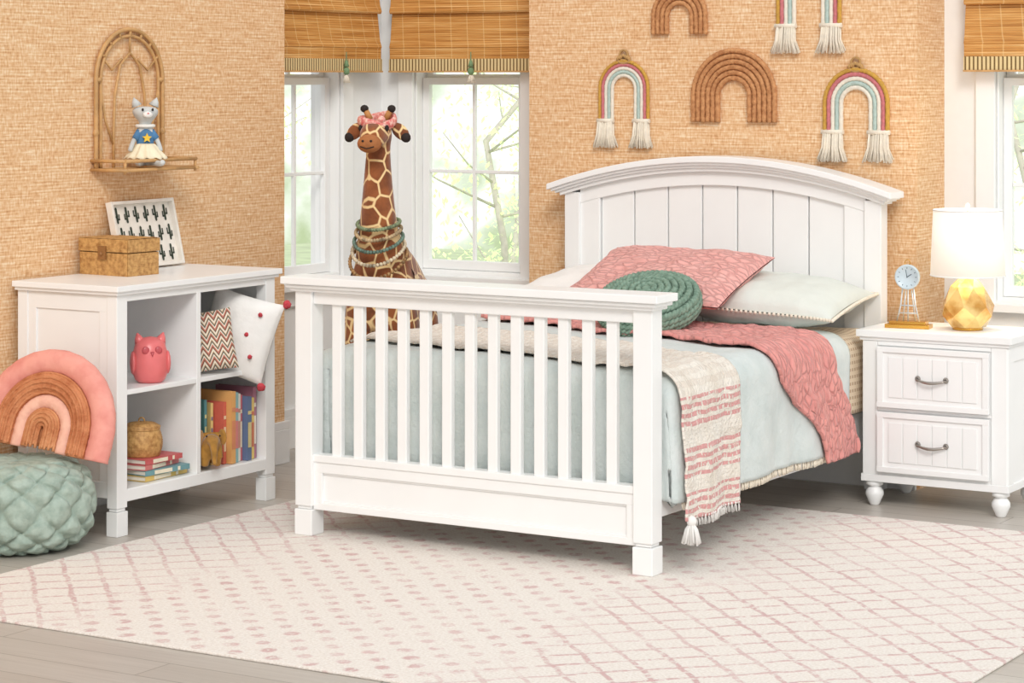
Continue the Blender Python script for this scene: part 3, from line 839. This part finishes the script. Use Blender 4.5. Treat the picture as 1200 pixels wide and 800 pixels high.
for k,(r,hw,c,c2,bs) in enumerate(bands):
    g=G(); m=mat('rainbow_%d'%k,c,.8,var=.1,scale=18,bump=.9,bscale=bs,bdist=.008,stretch=(1,1,1),col2=c2)
    pts=arc(0,.075,r,-.005 if k<3 else .01,0,44)
    g.tube(pts,[hw*(1+.02*sin(i*1.9+k)) for i in range(len(pts))],18,flat=.95 if k else .8,up=(0,1,0))
    if k in (1,3):
        for q in range(5):
            f=-.8+.4*q; rr2=r+hw*f
            if rr2>.004:
                g.tube(arc(0,.075,rr2,0,-hw*.95*math.sqrt(1-f*f)+.001,44),.006,6)
    g.obj('rainbow_band',m,parent=rp)

# ------------------------------------------------------------ rattan arch shelf and doll
rs=thing('rattan_wall_shelf',(-2.56,.307,1.33),'arched bent rattan shelf hanging on the papered wall','shelf')
g=G(); x=.014
for (r,lz,rr) in ((.205,0,.009),(.178,0,.007)): g.tube(arc(0,.36,r,lz,x,36,'x'),rr,8)
for (c,r,top) in ((0,.10,.47),):
    g.tube([(x,c-r,0),(x,c-r,.15),(x,c-r*.92,.30),(x,c-r*.6,.42),(x,c,top),(x,c+r*.6,.42),(x,c+r*.92,.30),(x,c+r,.15),(x,c+r,0)],.006,8)
for s in (-1,1):
    g.tube([(x,s*.10,.10),(x,s*.15,.2),(x,s*.178,.33)],.005,6); g.tube([(x,s*.05,.445),(x,s*.11,.40),(x,s*.155,.44)],.005,6)
g.cyl((x,0,.47),(x,0,.565),.005)
for i in range(7):
    g.tube([(x-.002,.205*cos(.5+i*.35)*1.0,.36+.205*sin(.5+i*.35)),(x+.002,.178*cos(.5+i*.35),.36+.178*sin(.5+i*.35))],.006,6)
for s in (-1,1):
    g.ball((x,s*.205,.15),(.012,.014,.02),8); g.ball((x,s*.19,.36),(.012,.022,.012),8)
g.obj('arch_frame',RATT,parent=rs)
g=G(); g.box(.004,.175,-.215,.215,-.002,.010)
for (a,b) in (((.175,-.222,.004),(.175,.222,.004)),((.0,-.22,.004),(.19,-.22,.004)),((.0,.22,.004),(.19,.22,.004)),((.178,-.222,.04),(.178,.222,.04)),((.0,-.22,.04),(.178,-.22,.04)),((.0,.22,.04),(.178,.22,.04))): g.cyl(a,b,.007,seg=8)
for s in (-1,1): g.cyl((.175,s*.218,-.01),(.175,s*.218,.045),.006,seg=8)
g.obj('shelf_tray',RATT,parent=rs)
dl=thing('cat_doll',(-2.46,.30,1.34),'grey cat rag doll in blue top sitting on the rattan shelf','doll',(0,0,rad(50)))
GRY=mat('grey_fabric',(206,208,206),.9,var=.06,bump=.4,bscale=250)
V=[(0,0,.03),(0,0,.09),(0,0,.145),(0,0,.178),
   (.028,0,.14),(.05,-.012,.10),(.058,-.03,.062),(-.028,0,.14),(-.052,-.008,.10),(-.066,-.02,.062),
   (.02,-.03,.02),(.032,-.08,.018),(.045,-.125,.018),(.047,-.135,.03),(-.02,-.03,.02),(-.034,-.08,.018),(-.05,-.12,.018),(-.053,-.13,.03),
   (0,-.002,.200),(0,-.002,.225),(0,-.002,.246)]
E=[(0,1),(1,2),(2,3),(2,4),(4,5),(5,6),(2,7),(7,8),(8,9),(0,10),(10,11),(11,12),(12,13),(0,14),(14,15),(15,16),(16,17),(3,18),(18,19),(19,20)]
skin('body',V,E,[.03,.027,.022,.018]+[.012,.010,.011]*2+[.014,.012,.013,.012]*2+[.048,.062,.044],GRY,parent=dl)
for s in (-1,1):
    g=G(); g.tube([(s*.034,0,.246),(s*.042,0,.264),(s*.047,0,.280)],[.022,.013,.001],8); g.obj('ear',GRY,parent=dl)
g=G(); g.lathe([(.033,.075),(.031,.11),(.028,.14),(.016,.158)],seg=20,sy=.95)
for s in (-1,1): g.tube([(s*.02,0,.143),(s*.043,-.008,.112)],[.018,.015],8)
g.obj('top',mat('blue_cotton',(84,132,176),.9,var=.1),parent=dl,solid=.003)
g=G(); 
for L in range(3):
    g.grid(lambda i,j:((.03+j/6*(.055-.01*L))*(1+.06*sin(i*11*2*pi/88))*cos(2*pi*i/88),(.03+j/6*(.055-.01*L))*(1+.06*sin(i*11*2*pi/88))*sin(2*pi*i/88)-.008,.082-.045*(j/6)**1.5+.007*L+.004*sin(i*14*2*pi/88)*j/6),88,7,0,True,True)
g.obj('skirt',mat('cream_tulle',(242,230,200),.9,var=.06),parent=dl,solid=.0015)
g=G(); pts=[((.02 if k%2==0 else .009)*sin(k*pi/5),.118+(.02 if k%2==0 else .009)*cos(k*pi/5)) for k in range(10)]
g.prism(pts,-.044,-.034); g.obj('star_applique',mat('yellow_felt',(240,200,70),.9),parent=dl)
for s in (-1,1):
    g=G(); g.ball((s*.020,-.055,.232),(.005,.005,.006),8); g.obj('eye',DARK,parent=dl)
g=G(); g.ball((0,-.055,.212),(.020,.012,.013),12); g.obj('muzzle',WOOL,parent=dl)
g=G(); g.ball((0,-.067,.217),(.0045,.003,.003),8); g.obj('nose',PINK,parent=dl)
g=G(); g.tube([(.034*cos(2*pi*i/24),.034*sin(2*pi*i/24)*.9,.166) for i in range(24)],.007,8,closed=True)
g.obj('scarf',mat('white_scarf',(238,236,230),.9),parent=dl)

# ------------------------------------------------------------ wall hangings
MUST=mat('mustard_cord',(206,160,72),.9,var=.12,scale=80,bump=.5,bscale=300)
ROPW=mat('white_cord',(236,228,212),.95,var=.06,scale=80,bump=.5,bscale=300)
MINT=mat('mint_cord',(184,204,196),.9,var=.08,scale=80,bump=.5,bscale=300)
ROSE=mat('rose_cord',(208,124,128),.9,var=.12,scale=80,bump=.5,bscale=300)
def rope(g,pts,r,tw=60):
    n=len(pts); g.tube(pts,[r*(1+.10*sin(i*2.1)) for i in range(n)],8)
def dense(cx,cz,r,lz,y):
    L=pi*r; return arc(cx,cz,r,lz,y,max(30,int(L/.006)))
def macrame(X,zc,Rr,zl,zb,th):
    e=thing('macrame_rainbow',(X,2.14,zl),'macrame rainbow with mustard, rose and mint cords and cream tassels','wall hanging',group='macrame rainbows on the wall')
    t=th; hh=zc-zl
    for k,m in enumerate((MUST,ROSE,ROPW,MINT,ROPW)):
        g=G(); rope(g,dense(0,hh,Rr-t/2-k*t,0,-.0095),t*.54); g.obj('cord',m,parent=e)
    g=G(); 
    g.tube([(.020*cos(2*pi*i/20),-.012,hh+Rr+.02+.022*sin(2*pi*i/20)) for i in range(20)],.005,6,closed=True)
    g.tube([(.030*cos(2*pi*i/20),-.012,hh+Rr+.0+.016*sin(2*pi*i/20)) for i in range(20)],.007,6,closed=True)
    for a in range(7): g.ball(((a-3)*.009,-.016,hh+Rr+.005+.004*(3-abs(a-3))),.008,6)
    g.obj('hanging_loop',mat('jute_cord',(190,150,96),.9,var=.15,bump=.5),parent=e)
    for s in (-1,1):
        g=G(); cx=s*(Rr-2.5*t); L=zl-zb; rd=random.Random(int(X*100)+s)
        g.tube([(cx-2.7*t,-.016,.004),(cx+2.7*t,-.016,.004)],.010,8,0)
        for k in range(85):
            f=rd.uniform(-1,1); yy=rd.uniform(-.03,-.008)
            g.tube([(cx+f*2.3*t,yy*.7,.01),(cx+f*2.5*t,yy,-L*.5),(cx+f*3.6*t+rd.uniform(-.004,.004),yy*1.1,-L*rd.uniform(.88,1))],.0034,4)
        g.obj('tassel',CREAM,parent=e)
macrame(-1.268,1.651,.128,1.505,1.388,.0155)
macrame(-.166,1.592,.150,1.468,1.345,.0185)
macrame(-.381,2.05,.150,1.915,1.800,.0185)
CORD=mat('rattan_coil',(204,148,98),.75,var=.2,scale=70,bump=.5,bscale=250,col2=(168,110,66))
def coil(X,zc,Rr,zl,n,t,lab):
    e=thing('coiled_rainbow',(X,2.14,zl),lab,'wall hanging')
    for k in range(n):
        g=G(); rope(g,dense(0,zc-zl,Rr-t/2-k*t,0,-.0115),t*.5); g.obj('coil_band',CORD,parent=e)
coil(-.731,1.622,.205,1.508,6,.0235,'large brown coiled rattan rainbow hung over the headboard')
coil(-.993,1.965,.138,1.888,4,.022,'small brown coiled rattan rainbow hung high on the wall')

# ------------------------------------------------------------ giraffe
gi=thing('plush_giraffe',(-2.08,1.45,0),'tall plush giraffe with pink headband and bead necklaces','stuffed toy',(0,0,rad(20)))
V=[(0,.10,.74),(0,.32,.70),(0,.48,.68),
   (0,-.06,.80),(0,-.10,.96),(0,-.115,1.12),(0,-.115,1.28),(0,-.11,1.40),
   (0,-.13,1.475),(0,-.20,1.455),(0,-.26,1.43),
   (.10,-.07,.62),(.105,-.08,.36),(.105,-.09,.10),(.105,-.10,.03),
   (-.10,-.07,.62),(-.105,-.08,.36),(-.105,-.09,.10),(-.105,-.10,.03),
   (.10,.36,.56),(.105,.42,.36),(.105,.38,.10),(.105,.37,.03),
   (-.10,.36,.56),(-.105,.42,.36),(-.105,.38,.10),(-.105,.37,.03)]
E=[(0,1),(1,2),(0,3),(3,4),(4,5),(5,6),(6,7),(7,8),(8,9),(9,10),(3,11),(11,12),(12,13),(13,14),(3,15),(15,16),(16,17),(17,18),(1,19),(19,20),(20,21),(21,22),(1,23),(23,24),(24,25),(25,26)]
Rr=[.165,.155,.07,.150,.105,.080,.064,.054,.080,.062,.052]+[.07,.05,.042,.048]*2+[.08,.05,.042,.048]*2
skin('body',V,E,Rr,GIR,parent=gi)
TANP=mat('tan_plush',(196,140,84),.85,var=.1,bump=.4,bscale=200)
g=G(); g.ball((0,-.262,1.420),(.053,.047,.040),16); g.obj('muzzle',mat('muzzle_plush',(176,112,64),.85,var=.1,bump=.4,bscale=200),parent=gi)
for s in (-1,1):
    g=G(); g.tube([(s*.035,-.115,1.52),(s*.055,-.115,1.560)],[.014,.012],10); hn=g.obj('horn',TANP,parent=gi)
    g=G(); g.ball((s*.060,-.115,1.566),(.019,.019,.017),10); g.obj('horn_tip',DARK,parent=hn)
for s in (-1,1):
    g=G(); rot=Matrix.Rotation(s*.75,3,'Y'); g.ball((s*.100,-.12,1.468),(.048,.014,.030),14,0,rot=rot); ea=g.obj('ear',GIR,parent=gi)
    g=G(); g.ball((s*.124,-.123,1.444),(.024,.015,.022),12,0,rot=rot); g.obj('ear_tip',DARK,parent=ea)
for s in (-1,1):
    g=G(); g.ball((s*.058,-.190,1.484),(.010,.013,.014),10); g.obj('eye',DARK,parent=gi)
    g=G(); g.ball((s*.018,-.306,1.432),(.006,.004,.005),6); g.obj('nostril',DARK,parent=gi)
g=G(); g.tube([(-.03,-.302,1.408),(0,-.309,1.400),(.03,-.302,1.408)],.0025,6); g.obj('mouth',DARK,parent=gi)
g=G(); rot=Matrix.Rotation(rad(12),3,'X')
g.tube([Vector((0,-.130,1.515))+rot@Vector((.076*cos(2*pi*i/40),.076*sin(2*pi*i/40),.008*sin(4*pi*i/40))) for i in range(40)],.010,8,closed=True,flat=2.2)
g.ball((.035,-.20,1.522),(.020,.012,.016),8)
g.obj('headband',mat('pink_print_fabric',(214,108,104),.85,var=.2,scale=70,col2=(246,214,198)),parent=gi)
bcs=[((140,156,120),.6),((206,180,140),.6),((112,140,126),.5),((232,216,186),.6),((176,136,88),.4)]
for k,(zc,rx,drop) in enumerate(((1.07,.090,.03),(1.045,.096,.045),(1.015,.104,.06),(.985,.112,.08),(.955,.122,.10))):
    g=G(); n=48
    for i in range(n):
        a=2*pi*i/n; f=(1-sin(a))/2
        g.ball((rx*cos(a),-.105+(rx+.012+.014*f)*sin(a),zc+.02-drop*f**1.5*1.3),.009,6)
    g.obj('bead_necklace',mat('beads_%d'%k,bcs[k][0],bcs[k][1],var=.3,scale=35,col2=tuple(int(v*.6) for v in bcs[k][0])),parent=gi,kind='stuff')
g=G(); g.tube([(0,.50,.70),(0,.56,.62),(0,.565,.50)],[.022,.014,.012],8); g.obj('tail',GIR,parent=gi)
g=G(); 
for i in range(11): g.ball((0,-.045+.012*sin(i),1.02+i*.042),(.012,.022,.024),8)
g.obj('mane',mat('brown_mane',(120,70,34),.9,var=.2,bump=.6),parent=gi)

# ------------------------------------------------------------ outdoors
def leafm(name,c1,c2):
    t=NT(name); t.b.inputs['Roughness'].default_value=.6
    t.lk(t.ramp(t.noise(3),[(.35,lin(c1)),(.65,lin(c2))]),t.b.inputs['Base Color'])
    tr=t.n.new('ShaderNodeBsdfTranslucent'); tr.inputs[0].default_value=lin(c2)
    ad=t.n.new('ShaderNodeAddShader')
    out=t.n['Material Output']; t.lk(t.b.outputs[0],ad.inputs[0]); t.lk(tr.outputs[0],ad.inputs[1]); t.lk(ad.outputs[0],out.inputs[0]); return t.m
LF=leafm('leaf',(180,206,146),(212,228,182)); BARK=mat('bark',(224,218,208),.9,var=.1,bump=.4,bscale=30)
def tree(x,y,h,seed,nl):
    rd=random.Random(seed); e=thing('tree',(x,y,-.6),'pale leafy green tree standing outside the window','tree',group='trees outside the windows')
    g=G(); pts=[(0,0,0)]; 
    for i in range(1,7): pts.append((rd.uniform(-.08,.08)*i,rd.uniform(-.08,.08)*i,h*i/6))
    g.tube(pts,[.030*(1-i/9) for i in range(7)],8)
    tips=[]
    for k in range(20):
        z=h*rd.uniform(.12,1); a=rd.uniform(0,2*pi); L=rd.uniform(.4,.9)
        i=min(5,int(z/h*6)); b=Vector(pts[i]).lerp(Vector(pts[i+1]),z/h*6-i)
        t=b+Vector((cos(a)*L,sin(a)*L,rd.uniform(.1,.5)))
        g.tube([b,b.lerp(t,.5)+Vector((0,0,-.04)),t],[.010,.006,.003],5); tips.append((b,t))
    g.obj('trunk',BARK,parent=e)
    g=G()
    for k in range(nl):
        b,t=rd.choice(tips); f=rd.uniform(.25,1.1); p=b.lerp(t,f)+Vector((rd.gauss(0,.15),rd.gauss(0,.15),rd.gauss(0,.15)))
        s=rd.uniform(.018,.036); u=Vector((rd.uniform(-1,1),rd.uniform(-1,1),rd.uniform(-1,1))).normalized(); w,_=frame(u)
        g.add([p-u*s,p+w*s*.5,p+u*s,p-w*s*.5],[(0,1,2,3)],0,False)
    g.obj('foliage',LF,parent=e,kind='stuff')
for i,(x,y,h) in enumerate(((-7.0,6.4,4.5),(-3.9,5.6,3.8),(-6.4,9.6,5),(-1.1,7.2,4.2),(-2.9,10.6,5))):
    tree(x,y,h,i+3,2400)
g=G(); g.box(-16,8,2.7,20,-.8,-.6); g.obj('lawn',mat('grass',(208,222,180),.9,var=.08,scale=3,bump=.5),kind='structure',label='sunlit lawn outside')

# ------------------------------------------------------------ world & lights
w=bpy.data.worlds.new('World'); SC.world=w; w.use_nodes=True
nt=w.node_tree; N=nt.nodes; Lk=nt.links; bg=N['Background']
tc=N.new('ShaderNodeTexCoord'); sp=N.new('ShaderNodeSeparateXYZ'); Lk.new(tc.outputs['Generated'],sp.inputs[0])
n1=N.new('ShaderNodeTexNoise'); n1.inputs['Scale'].default_value=30; n1.inputs['Detail'].default_value=7; Lk.new(tc.outputs['Generated'],n1.inputs[0])
cr=N.new('ShaderNodeValToRGB'); e=cr.color_ramp.elements; e.new(.5)
e[0].position=.36; e[0].color=(.64,.78,.46,1); e[1].position=.48; e[1].color=(1.02,1.12,.92,1); e[2].position=.58; e[2].color=(1.45,1.5,1.5,1)
Lk.new(n1.outputs[0],cr.inputs[0])
def wm(op,a,b,cl=False):
    m=N.new('ShaderNodeMath'); m.operation=op; m.use_clamp=cl
    for i,v in enumerate((a,b)):
        if isinstance(v,(int,float)): m.inputs[i].default_value=v
        else: Lk.new(v,m.inputs[i])
    return m.outputs[0]
f=wm('MULTIPLY',wm('MULTIPLY',wm('SUBTRACT',.45,sp.outputs[2]),5,True),wm('MULTIPLY',wm('SUBTRACT',sp.outputs[1],.1),5,True))
mx=N.new('ShaderNodeMix'); mx.data_type='RGBA'; Lk.new(f,mx.inputs[0]); mx.inputs[6].default_value=(.95,.97,1.0,1); Lk.new(cr.outputs[0],mx.inputs[7])
Lk.new(mx.outputs[2],bg.inputs[0]); bg.inputs[1].default_value=.90
def sun(en,col,ang,dr):
    L=bpy.data.lights.new('sun','SUN'); L.energy=en; L.color=col; L.angle=rad(ang)
    o=bpy.data.objects.new('sun',L); SC.collection.objects.link(o)
    o.rotation_euler=Vector(dr).to_track_quat('-Z','Y').to_euler(); o.location=(3,-4,5)
sun(1.5,(1,.965,.92),20,(-.55,.75,-.62))

# ------------------------------------------------------------ camera
cd=bpy.data.cameras.new('camera'); cam=bpy.data.objects.new('camera',cd); SC.collection.objects.link(cam)
cd.sensor_width=36; cd.sensor_fit='HORIZONTAL'; cd.lens=2837/1200*36; cd.shift_x=0; cd.shift_y=-310/1200
cam.location=(3.842,-7.260,1.694+RZ); cam.rotation_euler=(pi/2,0,rad(31.2))
cd.clip_end=200
SC.camera=cam
